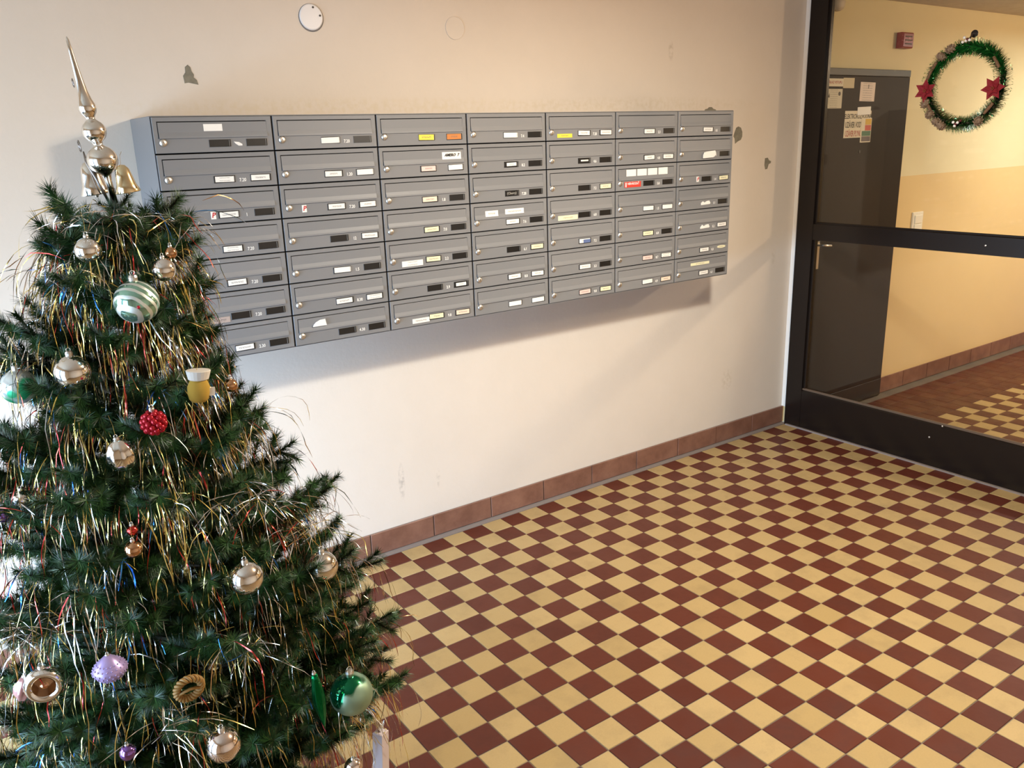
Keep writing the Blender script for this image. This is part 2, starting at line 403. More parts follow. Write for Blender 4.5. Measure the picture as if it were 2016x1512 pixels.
# ------------------------------------------------------------------ glazed partition
wn = MB().box(XP, XP+0.055, -0.150, -0.0445, 0, H).build('window_1', M_FRAME); tag(wn, kind='structure')
def railbox(name, z0, z1, c=0.004, x0=XP+0.002, x1=XP+0.053, y0=-4.3, y1=-0.150, mat=None):
    pr = [(x0, z0), (x0, z1-c), (x0+c, z1), (x1-c, z1), (x1, z1-c), (x1, z0)]
    n = len(pr); vs = [(x, y1, z) for x, z in pr]+[(x, y0, z) for x, z in pr]
    return MB().add(vs, [tuple(range(n)), tuple(range(2*n-1, n-1, -1))]+[(i, n+i, n+(i+1) % n, (i+1) % n) for i in range(n)]).build(name, mat or M_FRAME, wn)
railbox('bottom_rail', 0.006, 0.236, 0.006)
railbox('mid_rail', 1.112, 1.202)
railbox('glazing_bead', 0.236, 0.247, 0.003, XP+0.010, XP+0.022, mat=simple('brown_bead', srgb(92,74,58), 0.4))
railbox('glazing_bead', 1.202, 1.210, 0.003, XP+0.010, XP+0.022)
railbox('top_rail', 2.36, H, 0.002)
MB().box(XP+0.012, XP+0.03, -0.165, -0.150, 0.236, 1.112).box(XP+0.012, XP+0.03, -0.165, -0.150, 1.202, 2.36).build('glazing_bead', M_FRAME, wn)
MB().box(XP-0.012, XP+0.002, -4.3, -0.06, -0.002, 0.007).build('sealant_strip', M_SEAL, wn)
MB().box(XP+0.022, XP+0.028, -4.3, -0.150, 0.240, 1.112).build('glass_pane', M_GLASS, wn)
MB().box(XP+0.022, XP+0.028, -4.3, -0.150, 1.202, 2.37).build('glass_pane', M_GLASS, wn)
for (y, z) in ((-1.088, 1.156), (-0.93, 0.16), (-0.99, 0.235)):
    MB().lathe([(0.0045,0),(0.0045,0.002),(0.002,0.0035),(0.0003,0.0036)], 10, T=Matrix.Rotation(-pi/2,4,'Y')).build('screw', M_STEEL, wn, (XP+0.002, y, z))

# ------------------------------------------------------------------ corridor door
M_DOOR = Mat('grey_brown_door_paint', srgb(84,74,62), 0.6, 0, 0.15); _c = M_DOOR.coord()
M_DOOR.base(M_DOOR.ramp(M_DOOR.noise(_c, 2.2, 5, 0.6), 0.3, 0.75, srgb(38,30,23), srgb(47,37,29))); M_DOOR = M_DOOR.m
M_DFR = Mat('grey_door_frame', srgb(82,80,70), 0.5); M_DFR.base(M_DFR.mix(M_DFR.ramp(M_DFR.noise(M_DFR.coord(), 30, 3), 0.68, 0.74), srgb(50,46,38), srgb(104,98,84))); M_DFR = M_DFR.m
d1 = MB().box(3.50, 3.545, -0.080, -0.0505, 0, 1.985).box(4.345, 4.370, -0.080, -0.0505, 0, 1.985)\
    .build('door_1', M_DOOR); tag(d1, kind='structure')
MB().cbox(3.498, 4.374, -0.0875, -0.0505, 1.985, 2.022, 0.002).build('door_head', M_DFR, d1)
MB().cbox(3.498, 4.372, -0.0865, -0.0515, 0.006, 1.984, 0.003).build('door_leaf', M_DOOR, d1)
MB().cbox(3.502, 4.368, -0.0885, -0.0866, 0.008, 0.118, 0.001).build('kick_plate', simple('dark_kick_plate', srgb(38,30,25), 0.5), d1)
hd = MB().cbox(3.558, 3.594, -0.0925, -0.0866, 0.925, 1.085, 0.002).build('handle', simple('worn_chrome', (0.5,0.48,0.44,1), 0.35, 1.0), d1)
MB().tube([(3.576,-0.0925,1.065),(3.576,-0.127,1.065),(3.59,-0.134,1.064),(3.64,-0.134,1.058)], 0.0075, 8).build('lever', M_STEEL, hd, smooth=True)
MB().lathe([(0.009,0.0),(0.009,0.003),(0.006,0.004),(0.0005,0.004)], 14, T=Matrix.Rotation(pi/2,4,'X')).build('peephole', M_SLOT, d1, (3.913,-0.0866,1.57))

YD = -0.0866
def notice(name, x0, x1, z0, z1, label, mat, layer=0, tilt=0.0):
    o = MB().box(-(x1-x0)/2, (x1-x0)/2, -0.0006, 0, -(z1-z0)/2, (z1-z0)/2).build(name, mat, None, ((x0+x1)/2-0.054, YD-0.0002-0.0009*layer, (z0+z1)/2))
    o.rotation_euler = (0, tilt, 0); tag(o, label, 'notice'); return o
P_N = paper('notice_paper_grey', srgb(206,196,172), True, 9); P_N2 = paper('notice_paper_pink', srgb(222,204,190), True, 8)
P_SIGN = paper('sign_paper', srgb(222,210,184), False); P_BEIGE = paper('beige_paper', srgb(200,184,146), False)
n1 = notice('notice', 3.604, 3.760, 1.926, 1.967, 'narrow white sign with faded red lettering at the top of the brown corridor door', P_SIGN, 1)
text('lettering', 'ZÁKAZ VSTUPU', 0.019, M_ROSEINK, n1, (0,-0.0008,0), sx=1.0)
n2 = notice('notice', 3.762, 3.865, 1.918, 1.972, 'blank beige card beside the red-lettered sign on the brown door', P_BEIGE)
n3 = notice('notice', 3.606, 3.760, 1.811, 1.913, 'grey typed notice with two dark stamps below the red-lettered sign', P_N)
MB().lathe([(0.011,0),(0.011,0.0004)], 14, T=Matrix.Rotation(pi/2,4,'X')).build('stamp', M_DKINK, n3, (0.05,-0.0008,0.026))
MB().add([(-.012,0,-.012),(.006,0,-.012),(0.0,0,.012)], [(0,1,2)]).build('stamp', M_DKINK, n3, (-0.043,-0.0012,0.018))
n4 = notice('notice', 3.926, 4.071, 1.848, 1.951, 'pale pink typed notice at upper right of the brown door', P_N2, 0, 0.015)
MB().box(-.003,.003,-.0002,0,-.011,.011).build('emblem', M_DKINK, n4, (0.006,-0.0008,0.028))
n5 = notice('notice', 3.800, 4.055, 1.650, 1.797, 'large white three line utility shut-off notice on the brown door', P_SIGN)
text('lettering', 'ELEKTROROZVODŇA', 0.036, M_DKINK, n5, (0,-0.0008,0.042), sx=0.74)
text('lettering', 'UZÁVER VODY', 0.044, M_DKINK, n5, (-0.036,-0.0008,-0.004), sx=0.55)
text('lettering', 'UZÁVER PLYNU', 0.044, M_ROSEINK, n5, (-0.037,-0.0008,-0.052), sx=0.50)
n6 = notice('notice', 3.916, 4.045, 1.775, 1.818, 'small blank white slip overlapping the top of the three line notice', P_PLAIN, 1, -0.03)
n7 = notice('notice', 3.962, 4.064, 1.622, 1.757, 'colour-striped yellow, red and green leaflet at the lower right of the three line notice', P_SIGN, 1)
for (z0, z1, x0_, c) in ((0.030,0.062,-0.012,(214,170,50)), (-0.002,0.028,-0.012,(196,84,64)), (-0.032,-0.004,-0.040,(64,108,78)), (-0.062,-0.034,-0.040,(98,86,84))):
    MB().box(x0_, 0.047, -0.0003, 0, z0, z1).build('colour_stripe', simple('stripe_print', srgb(*c), 0.6), n7, (0,-0.0007,0))

# red siren box, switch, round white fixture in the corridor
al = tag(empty('alarm_box', (4.300, -0.0505, 2.186)), 'small dark red alarm box on the corridor wall above the brown door', 'alarm')
M_ALR = Mat('dull_red_plastic', srgb(140,44,44), 0.4); M_ALR.base(M_ALR.mix(M_ALR.ramp(M_ALR.noise(M_ALR.coord(), 60, 2), 0.6, 0.7), srgb(136,42,42), srgb(178,104,98))); M_ALR = M_ALR.m
MB().cbox(-0.058, 0.058, -0.045, -0.004, -0.043, 0.043, 0.008).build('housing', M_ALR, al)
MB().box(-0.05, 0.05, -0.004, 0, -0.038, 0.038).build('back_plate', M_ALR, al)
for z in (-0.02, 0.0, 0.02): MB().box(-0.035, 0.035, -0.0465, -0.0448, z-0.003, z+0.003).build('vent_slot', M_SLOT, al)
sw = tag(empty('light_switch', (4.665, -0.0505, 1.10)), 'white plastic light switch on the ochre corridor wall beside the brown door', 'switch')
M_SWP = simple('switch_white', srgb(236,228,210), 0.35)
MB().cbox(-0.062, 0.062, -0.010, 0, -0.072, 0.072, 0.004).build('frame', M_SWP, sw)
MB().cbox(-0.042, 0.042, -0.016, -0.010, -0.002, 0.052, 0.003).build('rocker', M_SWP, sw)
MB().cbox(-0.042, 0.042, -0.016, -0.010, -0.056, -0.006, 0.003).build('rocker', M_SWP, sw)
bl = tag(empty('wall_sensor', (3.65, -0.0505, 2.352)), 'small round whitish fixture high on the corridor wall beside the dark post', 'sensor')
MB().lathe([(0.042,0.0),(0.042,0.015),(0.036,0.028),(0.018,0.036),(0.001,0.038)], 24, T=Matrix.Rotation(pi/2,4,'X')).build('dome', simple('aged_white', srgb(205,196,184), 0.5), bl, smooth=True)
MB().box(-0.09, -0.045, -0.02, 0, -0.05, 0.02).build('bracket', simple('grey_bracket', srgb(120,112,106), 0.5), bl)

# ------------------------------------------------------------------ mailboxes
W, HB, NC, NR, ZT, YF = 0.3723, 0.11, 7, 7, 1.7985, -0.265
hs = tag(empty('mailbox_cabinet', (NC*W/2, -0.12, ZT-NR*HB)), 'grey steel wall cabinet that holds the seven by seven bank of mailboxes', 'cabinet')
hx = -NC*W/2; hy = 0.12
MB().cbox(hx-0.0015, hx+0.0015, YF+hy+0.006, hy-0.0008, 0, NR*HB, 0.001).build('side_panel', M_GREY, hs)
MB().box(-hx-0.0015, -hx+0.0015, YF+hy+0.006, hy-0.0008, 0, NR*HB).build('side_panel', M_GREY, hs)
MB().box(hx+0.002, -hx-0.002, YF+hy+0.004, hy-0.0008, NR*HB-0.001, NR*HB+0.0015).build('top_panel', M_GREY, hs)
MB().box(hx+0.002, -hx-0.002, YF+hy+0.004, hy-0.0008, -0.0015, 0.0).build('bottom_panel', M_GREY, hs)
MB().box(hx+0.002, -hx-0.002, hy-0.006, hy-0.001, 0.001, NR*HB-0.002).build('back_panel', M_GAP, hs)
for k in range(1, NC): MB().box(hx+k*W-0.001, hx+k*W+0.001, YF+hy+0.008, hy-0.007, 0.002, NR*HB-0.002).build('divider', M_GAP, hs)

# shared meshes (local: x right, y to the wall, z up, origin front lower left corner)
gx, gz = 0.0029, 0.0021
fx0, fx1, fz0, fz1 = 0.0160, 0.3530, HB-0.0640, HB-0.0150
def ring_door():
    b = MB(); c = 0.0012
    X0, X1, Z0, Z1 = gx, W-gx, gz, HB-gz
    def rect(x0, x1, z0, z1, y): return [(x0,y,z0),(x1,y,z0),(x1,y,z1),(x0,y,z1)]
    vs = rect(X0,X1,Z0,Z1,0.014)+rect(X0,X1,Z0,Z1,c)+rect(X0+c,X1-c,Z0+c,Z1-c,0)+rect(fx0,fx1,fz0,fz1,0)+rect(fx0,fx1,fz0,fz1,0.014)
    fs = []
    for a in range(4):
        for i in range(4):
            j = (i+1) % 4; fs.append((a*4+i, a*4+j, (a+1)*4+j, (a+1)*4+i))
    return b.add(vs, fs).mesh('door', M_GREY)
DOOR = ring_door()
def flap_mesh():
    b = MB(); x0, x1 = fx0+0.0026, fx1-0.0008; zt, zb = fz1-0.0026, fz0-0.0012
    pr = [(0.0012, zt), (0.0002, zt-0.0008), (-0.0002, zt-0.03), (-0.0034, zb+0.006), (-0.0040, zb+0.0006), (-0.0030, zb), (0.006, zb+0.004), (0.006, zt)]
    n = len(pr); xr = lambda y: x1
    vs = [(x0, y, z) for y, z in pr]+[(x1+(0.0 if k in (0,1,6,7) else 0.0006), y, z) for k, (y, z) in enumerate(pr)]
    return b.add(vs, [tuple(range(n)), tuple(range(2*n-1, n-1, -1))]+[(i, n+i, n+(i+1) % n, (i+1) % n) for i in range(n)]).mesh('letter_flap', M_GREY)
FLAP = flap_mesh()
BODY = MB().box(0.0035, W-0.0035, 0.015, 0.250, 0.003, HB-0.003).mesh('body', M_GAP)
RY = Matrix.Rotation(pi/2, 4, 'X')
LOCK = MB().lathe([(0.0118,0.0),(0.0118,0.0018),(0.0105,0.0032),(0.0075,0.0058),(0.0062,0.0064),(0.0003,0.0066)], 24, T=RY).mesh('lock', M_STEEL, True)
KEYH = MB().box(-0.0007, 0.0007, -0.0072, -0.0064, -0.0042, 0.0042).mesh('keyhole', M_SLOT)
def frame_mesh():
    b = MB(); b.cbox(-0.0335, 0.0335, -0.0012, 0.0005, -0.0108, 0.0108, 0.0004)
    b.box(-0.0335, 0.0335, -0.0022, -0.0012, -0.0108, -0.0098).box(-0.0335, 0.0335, -0.0022, -0.0012, 0.0098, 0.0108)
    b.box(0.0290, 0.0298, -0.0020, -0.0012, -0.0098, 0.0098, 1).box(0.0327, 0.0335, -0.0022, -0.0012, -0.0098, 0.0098, 0)
    return b.mesh('nameplate', [M_BLACK, M_GREYINK])
PLATE = frame_mesh()
INS = lambda m, w=0.060, h=0.0172: MB().box(-w/2, w/2, -0.0019, -0.0013, -h/2, h/2).mesh('paper_insert', m)
INSERT = {'W': INS(P_WHITE), 'w': INS(P_WHITE, 0.046, 0.0125), 'Y': INS(P_YEL, 0.063, 0.019), 'O': INS(P_ORG, 0.062, 0.0188), 'P': INS(P_PINK), 'H': INS(P_PEACH),
          'C': INS(P_CREAM), 's': INS(P_WHITE, 0.040, 0.006), 'T': INS(P_TWO), 'B': INS(P_PLAIN, 0.062, 0.018), 'L': INS(P_PLAIN, 0.066, 0.0185)}
PL = [  # per row: seven pairs of inserts, E = empty black window
 [('E','E'),('L','E'),('Y','O'),('L','E'),('W','W'),('W','E'),('W','E')],
 [('T','W'),('W','B'),('P','B'),('w','E'),('s','E'),('W','W'),('','E')],
 [('W','E'),('W','W'),('H','E'),('G','E'),('E','C'),('E','E'),('E','C')],
 [('T','E'),('E','W'),('C','E'),('W','E'),('E','E'),('B','B'),('Q','E')],
 [('W','E'),('B','E'),('C','E'),('E','C'),('U','E'),('C','E'),('Q','W')],
 [('E','E'),('W','T'),('E','w'),('W','W'),('W','E'),('P','T'),('W','V')],
 [('W','E'),('E','E'),('C','H'),('B','B'),('P','C'),('B','H'),('W','E')]]
NUM = [['','7.20','','7.4','7.20','2.3','8.1'], ['7.20','1.20','','8.2','4.6','4.8','4'], ['1','7.20','1.8','7.28','7.2','5.8','1.4'],
       ['7.20','12','7.0','7.6','6.8','1.5','1.1'], ['7.20','1.5','2.2','6.1','7.2','6.8','5.2'], ['7.20','8.30','2.9','8.8','3.3','8.7','0.3'], ['2.30','4.30','9.8','','9.8','4.9','6.1']]
ROWN = ['top row', 'second row', 'third row', 'fourth row', 'fifth row', 'sixth row', 'bottom row']
COLN = ['leftmost column', 'second column from left', 'third column from left', 'middle column', 'third column from right', 'second column from right', 'rightmost column']
NOTE = {(0,0): 'white flap sticker', (0,2): 'yellow and orange name cards', (1,2): 'handwritten white flap label', (2,0): 'red letter sticker', (2,1): 'red letter sticker',
        (2,3): 'hand-lettered black name card', (2,5): 'red label and four white stickers', (3,3): 'two white flap labels', (0,4): 'yellow strip label', (3,4): 'long cream label', (1,6): 'torn paper patch',
        (2,6): 'red letter sticker', (5,0): 'faded brown label', (6,1): 'half-round white sticker', (4,2): 'two-line white label', (6,2): 'extra white label', (6,6): 'cream strip on flap', (4,4): 'blue-printed name card', (5,6): 'oval name card', (6,4): 'pink name card'}
def stk(parent, x0, x1, z0, z1, mat, onflap=False, name='sticker', pts=None, y=None):
    yy = y if y is not None else (-0.0012 if not onflap else -0.0030)
    if pts:
        n = len(pts); vs = [(x, yy, z) for x, z in pts]+[(x, yy+0.0012, z) for x, z in pts]
        o = MB().add(vs, [tuple(range(n))]+[(i, n+i, n+(i+1) % n, (i+1) % n) for i in range(n)]).build(name, mat, parent)
    else: o = MB().box(x0, x1, yy, yy+0.0010, z0, z1).build(name, mat, parent)
    return o
def Zt(mm): return HB-mm/1000.0
def fstk(p, x0, x1, t, b, mat):   # label lying on the sloping flap (mm from left, mm from top)
    z1, z0 = Zt(t), Zt(b); zt = fz1-0.0026; zb = fz0-0.0012
    def fy(z):
        if z > zt-0.03: return -0.0004
        return -0.0002-0.0032*((zt-0.03)-z)/((zt-0.03)-(zb+0.006))-0.0004
    mids = [z1] + ([zt-0.03] if z0 < zt-0.03 < z1 else []) + [z0]
    vs = []; fs = []
    for z in mids: vs += [(x0/1000, fy(z), z), (x1/1000, fy(z), z)]
    for k in range(len(mids)-1): fs.append((2*k, 2*k+2, 2*k+3, 2*k+1))
    return MB().add(vs, fs).build('flap_label', mat, p)
def frand(a): return RND.uniform(-a, a)
for r in range(NR):
    for c in range(NC):
        b = empty('mailbox', (c*W, YF, ZT-(r+1)*HB))
        a_, b_ = PL[r][c]
        dsc = NOTE.get((r, c))
        if not dsc:
            nm = lambda q: 'empty black' if q == 'E' else 'white'
            dsc = 'two white name cards' if a_ != 'E' and b_ != 'E' else ('one white name card' if a_ != b_ else 'two empty name windows')
        tag(b, 'grey mailbox, %s, %s, with %s' % (ROWN[r], COLN[c], dsc), 'mailbox', 'grey mailboxes in the wall cabinet')
        inst('body', BODY, b); inst('door', DOOR, b)
        inst('letter_flap', FLAP, b)
        lk = inst('lock', LOCK, b, (0.0282, 0, Zt(76.5))); inst('keyhole', KEYH, lk, None, (0, RND.choice([0, 0.1, pi/2, -0.2]), 0))
        for q, px in ((a_, 0.198), (b_, 0.3155)):
            if q == '': continue
            if q == 'Q':
                pts = [(0.166,Zt(92)),(0.166,Zt(83+frand(3))),(0.178,Zt(76+frand(3))),(0.19,Zt(81)),(0.205,Zt(75)),(0.222,Zt(74)),(0.230,Zt(86)),(0.226,Zt(90))]
                stk(b, 0,0,0,0, P_PLAIN, name='torn_name_card', pts=pts[::-1]); continue
            if q == 'V':
                pts = [(0.318+0.030*cos(t*pi/8), Zt(79)+0.0065*sin(t*pi/8)) for t in range(16)]
                stk(b, 0,0,0,0, P_CREAM, name='oval_name_card', pts=pts); continue
            pl = inst('nameplate', PLATE, b, (px, 0, Zt(82)))
            if q == 'E': continue
            if q == 'G': text('lettering', '(Cherry)', 0.013, M_GREYINK, pl, (-0.002, -0.0022, 0), sx=1.0); continue
            if q == 'U':
                inst('paper_insert', INSERT['W'], pl); MB().box(-0.008, 0.030, -0.0026, -0.002, -0.009, 0.005).build('blue_print', P_BLUE, pl); continue
            inst('paper_insert', INSERT[q], pl, (frand(0.0015), 0, frand(0.0006)), (0, frand(0.02), 0))
        if NUM[r][c]: text('flat_number', NUM[r][c], 0.0150, M_DIG, b, (0.2565, -0.0003, Zt(87)), sx=0.85)
        k = (r, c)
        if k == (0,0):
            fstk(b, 153, 211, 24, 45, P_PLAIN)
            stk(b, 0,0,0,0, M_DIG, name='torn_number_sticker', pts=[(0.242,Zt(78)),(0.246,Zt(84)),(0.256,Zt(91)),(0.268,Zt(91)),(0.268,Zt(86)),(0.258,Zt(80))])
        if k == (1,2):
            fl_ = fstk(b, 259, 341, 26, 52, P_PLAIN)
            text('handwriting', 'AMERO  7', 0.014, M_INK, fl_, (0.300, -0.0028, Zt(37)), shear=0.3)
        if k in ((2,0), (2,1), (2,6)):
            x = {0: 0.149, 1: 0.081, 6: 0.138}[c]
            s_ = stk(b, x-0.008, x+0.008, Zt(94), Zt(70), P_PLAIN, name='letter_sticker')
            text('letter', 'P', 0.022, M_REDINK, s_, (x, -0.0016, Zt(82)), shear=0.2)
        if k == (3,3): fstk(b, 68, 128, 33, 55, P_WHITE); fstk(b, 162, 253, 32, 52, P_WHITE)
        if k == (0,4): stk(b, 0.057, 0.134, Zt(98), Zt(83), P_YEL, name='strip_label')
        if k == (3,4): stk(b, 0.055, 0.160, Zt(98), Zt(79), P_CREAM, name='strip_label')
        if k == (2,5):
            for i, x in enumerate((63, 127, 191, 256)): fstk(b, x, x+57, 20-i*0.5, 48, P_PLAIN)
            s_ = stk(b, 0.052, 0.149, Zt(95), Zt(71), P_RED, name='red_label')
            text('lettering', 'NEHÁDZAŤ', 0.013, M_DIG, s_, (0.104, -0.0016, Zt(80))); MB().box(0.057, 0.063, -0.0016, -0.0011, Zt(93), Zt(74)).build('white_bar', M_DIG, s_)
        if k == (1,6): stk(b, 0,0,0,0, P_PLAIN, name='torn_paper', pts=[(0.162,Zt(99)),(0.163,Zt(84)),(0.170,Zt(73)),(0.185,Zt(70)),(0.243,Zt(66)),(0.250,Zt(78)),(0.242,Zt(92)),(0.230,Zt(97))][::-1], y=-0.0075)
        if k == (5,0): stk(b, 0.095, 0.160, Zt(99), Zt(80), P_BROWN, name='strip_label')
        if k == (6,1):
            stk(b, 0,0,0,0, P_PLAIN, name='half_round_sticker', pts=[(0.068,Zt(49)),(0.120,Zt(49)),(0.116,Zt(26)),(0.096,Zt(27)),(0.080,Zt(34)),(0.071,Zt(42))], y=-0.0052)
        if k == (4,2): stk(b, 0.064, 0.152, Zt(100), Zt(79), P_TWO, name='strip_label')
        if k == (6,2): stk(b, 0.092, 0.166, Zt(98), Zt(80), P_WHITE, name='strip_label')
        if k == (6,6): fstk(b, 108, 237, 30, 43, P_CREAM)

# ------------------------------------------------------------------ christmas tree
AX, AY = -0.295, -1.15
def RT(z):
    P = [(0.2,0.50),(0.31,0.515),(0.73,0.395),(1.0,0.295),(1.33,0.155),(1.55,0.12),(1.62,0.06),(1.75,0.02)]
    for (z0, r0), (z1, r1) in zip(P, P[1:]):
        if z <= z1: return r0+(r1-r0)*max(0, (z-z0))/(z1-z0)
    return 0.02
def needle_mat():
    m = Mat('pine_needles', (0.02,0.07,0.025,1), 0.42, 0, 0.5); g = m.n('ShaderNodeNewGeometry')
    m.base(m.ramp(g.outputs['Random Per Island'], 0.0, 1.0, srgb(20,48,24), srgb(56,92,42))); return m.m
M_NEED = needle_mat(); M_STEM = simple('brown_green_stem', srgb(58,52,34), 0.7)
def needles(b, pts, dens, ln, rng, fwd=0.75, wid=0.0009):
    pts = [Vector(p) for p in pts]
    for a, c in zip(pts, pts[1:]):
        d = c-a; L = d.length
        if L < 1e-6: continue
        t = d/L; u = t.orthogonal().normalized(); v = t.cross(u)
        for _ in range(max(1, int(L*dens))):
            q = a+d*rng.random(); ph = rng.random()*2*pi
            rad = u*cos(ph)+v*sin(ph); f = fwd*rng.uniform(0.5, 1.4)
            nd = (rad+t*f).normalized(); l_ = ln*rng.uniform(0.7, 1.1)
            s = nd.cross(t).normalized() if rng.random() < 0.6 else nd.cross(rad+t*0.1).normalized()
            if s.length < 0.5: s = nd.orthogonal().normalized()
            n0 = len(b.v)
            bend = Vector((0,0,-0.12*l_*rng.random()))
            b.v += [tuple(q-s*wid), tuple(q+s*wid), tuple(q+nd*l_+bend)]
            b.f.append((n0, n0+1, n0+2)); b.m.append(0)
def branch_mesh(L, seed):
    rng = random.Random(seed); b = MB()
    def main(s): return Vector((L*s, 0.02*L*sin(3*s+seed), L*(-0.10*s+0.20*s**3)))
    pts = [main(k/8) for k in range(9)]
    b.tube(pts, [0.004-0.0028*k/8 for k in range(9)], 5, 1)
    needles(b, [p for k, p in enumerate(pts) if k >= (2 if L > 0.3 else 1)], 4600, 0.030, rng)
    n = int(5+L*17)
    for k in range(n):
        s = 0.26+0.68*(k+rng.random()*0.5)/n; p = main(s); side = 1 if k % 2 else -1
        a = side*radians(rng.uniform(38, 62)); el = radians(rng.uniform(-14, 30)); l_ = min(0.17, max(0.055, 0.50*L*(1.08-s)))*rng.uniform(0.8, 1.15)
        d = Vector((cos(a)*cos(el), sin(a)*cos(el), sin(el)))
        tp = [p+d*l_*q+Vector((0,0,0.10*l_*q*q)) for q in (0, .34, .67, 1)]
        b.tube(tp, [0.002,0.0018,0.0015,0.001], 4, 1); needles(b, tp[0:], 4600, 0.028, rng)
    return b.mesh('branch', [M_NEED, M_STEM])
BL = [0.13, 0.20, 0.28, 0.36, 0.44, 0.52]
BM = [[branch_mesh(L, 11*i+k) for k in range(3)] for i, L in enumerate(BL)]
tree = tag(empty('christmas_tree', (AX, AY, 0)), 'artificial green christmas tree in the left foreground, thick with tinsel', 'tree')
MB().tube([(0,0,0.06),(0,0,0.9),(0,0,1.63)], [0.017,0.014,0.006], 10).build('trunk', M_STEM, tree)
MB().lathe([(0.035,0.05),(0.035,0.16),(0.03,0.165)], 16).build('stand_socket', simple('stand_green', srgb(34,58,40), 0.5), tree)
for k in range(3):
    a = k*2*pi/3+0.4; MB().tube([(0.03*cos(a),0.03*sin(a),0.14),(0.16*cos(a),0.16*sin(a),0.10),(0.24*cos(a),0.24*sin(a),0.012)], 0.011, 8).build('stand_leg', simple('stand_green', srgb(34,58,40), 0.5), tree)
BR = []     # (origin, matrix, L, mesh)
rb = random.Random(21)
def put_branch(z, az, L, pitch):
    i = min(range(len(BL)), key=lambda q: abs(BL[q]-L)); me = BM[i][rb.randrange(3)]; sc = L/BL[i]
    Mx = Matrix.Translation((0,0,z)) @ Matrix.Rotation(az, 4, 'Z') @ Matrix.Rotation(-pitch, 4, 'Y') @ Matrix.Rotation(rb.uniform(-.5,.5), 4, 'X') @ Matrix.Scale(sc, 4)
    o = inst('branch', me, tree); o.matrix_local = Mx
    BR.append((Mx, BL[i]))
z = 0.27
lev = 0
while z < 1.47:
    pitch0 = 0.10+0.32*max(0, (z-0.3)/1.2)
    tipz = z
    L0 = RT(z+0.06)*1.0
    n = int(7+L0*15)
    for k in range(n):
        az = 2*pi*(k+0.5*(lev % 2))/n+rb.uniform(-.16,.16)
        pt = pitch0+rb.uniform(-.12,.16); L = L0*rb.uniform(0.84, 1.05)/max(0.75, cos(pt))*(1+0.45*max(0, -cos(az))*max(0, 1-abs(z-1.12)/0.60))
        put_branch(z+rb.uniform(-.025,.025), az, max(L, 0.09), pt)
    z += 0.083; lev += 1
for k in range(8): put_branch(1.475+0.006*k, 2*pi*k*0.382+0.3, 0.135 if k % 2 else 0.11, radians(8+2*k))
for k in range(3): put_branch(1.515, 2*pi*k/3+0.5, 0.065, radians(35))
# named silhouette branches on the right side, as in the photograph
for (z_, az, L, pt) in ((0.95,0.02,0.32,0.10),(0.80,0.0,0.43,0.12),(0.74,0.25,0.40,0.10),(0.56,-0.05,0.51,0.10),(0.45,-0.30,0.50,0.12),(0.40,-0.12,0.54,0.06),(0.36,-0.55,0.52,0.08),(1.49,pi+0.15,0.15,0.75),(1.49,0.15,0.14,0.66),(1.50,1.2,0.10,1.2),(1.49,-1.2,0.11,1.0),(1.30,pi+0.2,0.27,0.3),(1.22,pi-0.1,0.30,0.25),(1.05,pi+0.1,0.40,0.15)): put_branch(z_, az, L, pt)

# ------------------------------------------------------------------ tinsel (lametta)
def foil(name, c1, c2, rough=0.22):
    m = Mat(name, c1, rough, 1.0); g = m.n('ShaderNodeNewGeometry')
    m.base(m.ramp(g.outputs['Random Per Island'], 0, 1, c1, c2)); return m.m
F_GOLD = foil('gold_foil', (0.80,0.60,0.16,1), (0.95,0.84,0.34,1)); F_SILV = foil('silver_foil', (0.80,0.80,0.80,1), (0.95,0.93,0.90,1))
F_RED = foil('red_foil', (0.62,0.05,0.05,1), (0.80,0.16,0.12,1)); F_BLUE = foil('blue_foil', (0.04,0.16,0.70,1), (0.10,0.40,0.95,1)); F_BRONZE = foil('bronze_foil', (0.42,0.24,0.10,1), (0.62,0.40,0.20,1))
rt = random.Random(5)
def strand(b, p, L, wid, vx, vz, drape=0.0, straight=0.0):
    """a foil ribbon: leaves p sideways with velocity, bends under its weight, twists"""
    n = max(5, int(L/0.018)); ds = L/n
    d = Vector((vx[0], vx[1], vz)).normalized(); pts = [Vector(p)]
    for k in range(n):
        d = (d+Vector((rt.gauss(0,.16), rt.gauss(0,.16), -0.42*(1-straight)+rt.gauss(0,.12)))*min(1, 0.5+k*0.12)).normalized()
        pts.append(pts[-1]+d*ds)
    ph = rt.random()*6.28; dph = rt.gauss(0, 0.55)
    n0 = len(b.v)
    for k, q in enumerate(pts):
        t = (pts[min(k+1, n)]-pts[max(k-1, 0)]).normalized(); u = t.orthogonal().normalized(); v = t.cross(u)
        s = (u*cos(ph)+v*sin(ph))*wid*(0.35 if k in (0, n) else 1); ph += dph+rt.gauss(0, .25)
        b.v += [tuple(q-s), tuple(q+s)]
    for k in range(n): b.f.append((n0+2*k, n0+2*k+1, n0+2*k+3, n0+2*k+2)); b.m.append(0)
TREE_O = Vector((AX, AY, 0))
def branch_point(s=None):
    while True:
        Mx, L = rt.choice(BR); s_ = s if s is not None else rt.uniform(0.35, 1.0)
        q = Mx @ Vector((L*s_, rt.uniform(-.12,.12)*L*0.8, L*(-0.10*s_+0.20*s_**3)+0.006))
        a = atan2(q.y, q.x)            # leave out most of the side turned to the wall
        if sin(a) > 0.55 and rt.random() < 0.8: continue
        return q+TREE_O, Vector((q.x, q.y, 0)).normalized()
TB = {k: MB() for k in ('gold','silver','red','blue','bronze')}
PROB = [('gold', 0.40), ('silver', 0.27), ('red', 0.12), ('blue', 0.07), ('bronze', 0.14)]
def pick():
    x = rt.random()
    for k, p in PROB:
        x -= p
        if x < 0: return k
    return 'gold'
